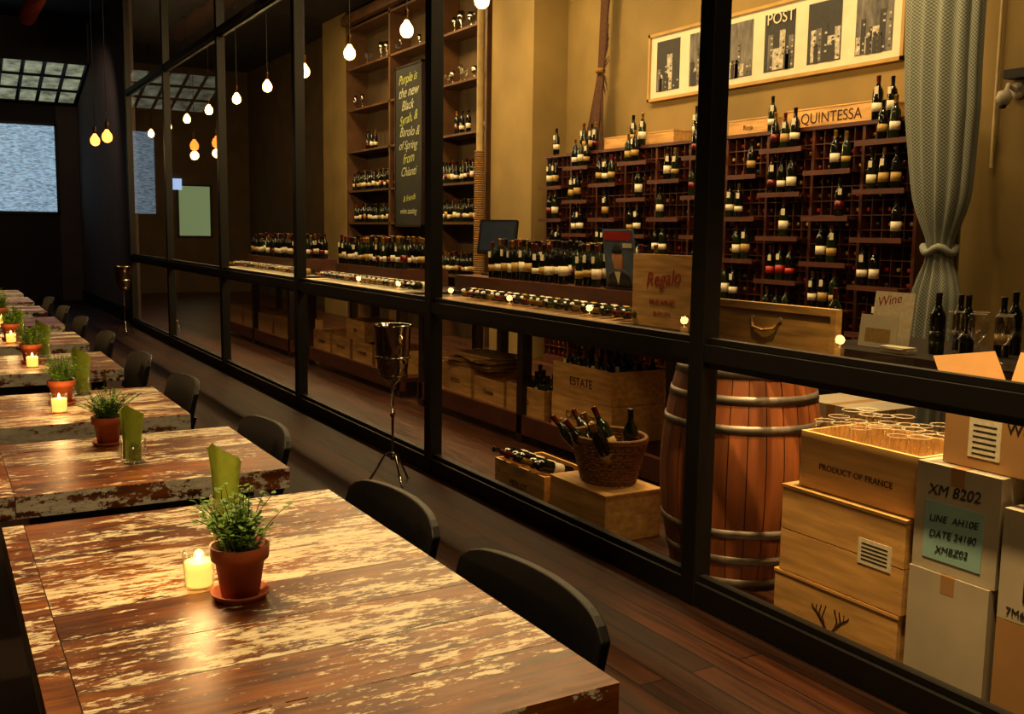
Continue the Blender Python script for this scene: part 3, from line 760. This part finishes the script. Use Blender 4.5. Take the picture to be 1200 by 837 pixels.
def curtain():
    mb=MB(); nu,nv=180,60; vs=[];fs=[]; x0,y0=5.62,4.34
    for j in range(nv+1):
        z=CH-.05-(CH-.25)*j/nv
        tie=math.exp(-((z-1.42)/.2)**2)
        base=.31-.07*max(0,min(1,(CH-z)/3.5)); 
        base*=1-.30*max(0,min(1,(2.3-z)/.9)); wY=base*(1-.55*tie)
        wX=.11*(1-.4*tie)
        sh=-.08*math.exp(-((z-1.4)/.9)**2)
        for i in range(nu):
            a=2*math.pi*i/nu; pl=1+.22*math.sin(a*13+1.2*math.sin(z*.8))*(1-.3*tie)
            vs.append((x0+wX*math.cos(a)*pl,y0+sh+wY*math.sin(a)*(1+.05*math.sin(a*13)),z))
    for j in range(nv):
        for i in range(nu): i2=(i+1)%nu; fs.append((j*nu+i,j*nu+i2,(j+1)*nu+i2,(j+1)*nu+i))
    mb.add(vs,fs,'cloth',True)
    pts=[(x0+.09*math.cos(a/24*math.pi*2),y0-.08+.10*math.sin(a/24*math.pi*2),1.42+.02*math.sin(a)) for a in range(25)]
    o=mb.build('tied_curtain')
    uv=o.data.uv_layers.new(name='UVMap'); 
    for p in o.data.polygons:
        for li,vi in zip(p.loop_indices,p.vertices):
            i=vi%nu; j=vi//nu
            if i==0 and any((v%nu)==nu-1 for v in p.vertices): i=nu
            uv.data[li].uv=(i/nu,j/nv)
    m2=MB(); m2.tube(pts,.026,'cloth',8); q=m2.build('tieback',o); q.data.uv_layers.new(name='UVMap')
    m3=MB(); m3.tube([(x0,3.2,CH-.06),(x0,5.0,CH-.06)],.018,'brass',8); m3.build('curtain_rod',o)
curtain()
mb=MB(); mb.tube([(6.595,4.62,2.0),(6.595,4.62,CH)],.012,'pipe',8)
mb.build('wall_conduit')
mb=MB(); T=Tr(6.615,4.46,2.52)
mb.lathe([(0,0),(.06,0),(.055,.03),(0,.035)],'camwhite',T@Rt(-math.pi/2,'Y'),20)
mb.tube([T@Vector((-.03,0,0)),T@Vector((-.12,0,.03)),T@Vector((-.14,0,-.02))],.018,'camwhite',8)
mb.lathe([(0,-.05),(.035,-.045),(.055,0),(.04,.045),(0,.055)],'camwhite',T@Tr(-.16,0,-.06),16)
mb.lathe([(.02,-.07),(.03,-.05),(0,-.045)],'black',T@Tr(-.17,0,-.06),12)
mb.box(-.1,.0,-.12,.06,.08,.14,'black',T)
mb.build('security_camera')
mb=MB(); mb.box(4.95,5.7,YF-.03,YF,1.3,2.45,'win2'); mb.box(4.75,5.05,YF-.06,YF-.03,2.35,2.6,'win3')
for x in (4.93,5.68): mb.box(x,x+.05,YF-.05,YF,1.28,2.47,'frame')
for z in (1.27,2.44): mb.box(4.93,5.73,YF-.05,YF,z,z+.04,'frame')
mb.build('window_3')

# ------------------------------------------------------------ lights
def area(x,y,z,sx,sy,e,col=(1,.67,.29),name='added_fill_light',rot=(0,0,0)):
    l=bpy.data.lights.new(name,'AREA'); l.shape='RECTANGLE'; l.size=sx; l.size_y=sy; l.energy=e; l.color=col
    o=bpy.data.objects.new(name,l); scn.collection.objects.link(o); o.location=(x,y,z); o.rotation_euler=rot
def spot(x,y,z,tx,ty,tz,e,ang=60,col=(1,.67,.29),blend=.6,size=.08,name='spot_light'):
    l=bpy.data.lights.new(name,'SPOT'); l.energy=e; l.color=col; l.spot_size=math.radians(ang); l.spot_blend=blend; l.shadow_soft_size=size
    o=bpy.data.objects.new(name,l); scn.collection.objects.link(o); o.location=(x,y,z)
    o.rotation_euler=(Vector((tx,ty,tz))-Vector((x,y,z))).to_track_quat('-Z','Y').to_euler()
area(4.9,9.5,5.0,.6,13,400)  # unseen strip added to spread even light over the shop walls
for y in (4.5,7.0,9.5,12.0,14.5): spot(4.7,y,4.9,6.5,y,2.4,195,82)
spot(3.05,2.35,4.6,2.95,2.38,.6,1500,28)
spot(3.4,4.2,4.6,2.95,4.2,.3,220,45)
for y in (6.2,9.5,12.9): spot(3.0,y,4.8,3.7,y,1.0,520,56)
spot(4.2,3.0,4.8,4.4,3.2,.9,200,55)
AM=(1,.64,.26)
spot(1.5,1.6,4.7,2.8,2.3,.45,1400,31,AM,blend=.8)  # unseen spot added on the restaurant side to light the box stack fronts
spot(1.5,3.3,4.7,2.9,3.7,.35,750,34,AM,blend=.8)  # unseen spot added to light barrel and basket through the glass
spot(1.6,6.2,4.7,3.7,6.3,.3,550,36,AM,blend=.8)  # unseen spot added to brighten crate fronts under the display table
spot(1.6,9.4,4.7,3.7,9.4,.3,400,36,AM,blend=.8)  # another added spot for crate fronts, further along the row
spot(.3,3.6,4.6,.55,2.0,.75,600,46,AM,size=.12)
spot(.5,5.0,4.6,.5,4.2,.75,420,46,AM,size=.12)
for y in (7,9.5,12): spot(.5,y,4.6,.45,y,.75,240,46,AM,size=.12)
area(.2,-1.2,4.6,1.5,1.0,70,AM,rot=(.5,0,0))  # soft fill added behind the camera to lift the table sides
spot(1.2,17,4.5,2.6,19.5,1.8,60,100,(1,.75,.6))

w=bpy.data.worlds.new('World'); scn.world=w; w.use_nodes=True
w.node_tree.nodes['Background'].inputs[0].default_value=(.02,.012,.006,1); w.node_tree.nodes['Background'].inputs[1].default_value=.5

# ------------------------------------------------------------ camera
th=math.radians(7.1); ps=math.radians(30.0); r=.0137
F=Vector((math.sin(ps)*math.cos(th),math.cos(ps)*math.cos(th),-math.sin(th)))
R0=Vector((math.cos(ps),-math.sin(ps),0)); U0=R0.cross(F)
cR=R0*math.cos(r)+U0*math.sin(r); cU=-R0*math.sin(r)+U0*math.cos(r)
cam=bpy.data.cameras.new('camera'); co=bpy.data.objects.new('camera',cam); scn.collection.objects.link(co)
Mx=Matrix.Identity(4)
for i in range(3): Mx[i][0]=cR[i]; Mx[i][1]=cU[i]; Mx[i][2]=-F[i]
Mx[0][3],Mx[1][3],Mx[2][3]=0,0,1.5
co.matrix_world=Mx
cam.sensor_width=36; cam.lens=1178/1200*36; cam.clip_start=.05
scn.camera=co
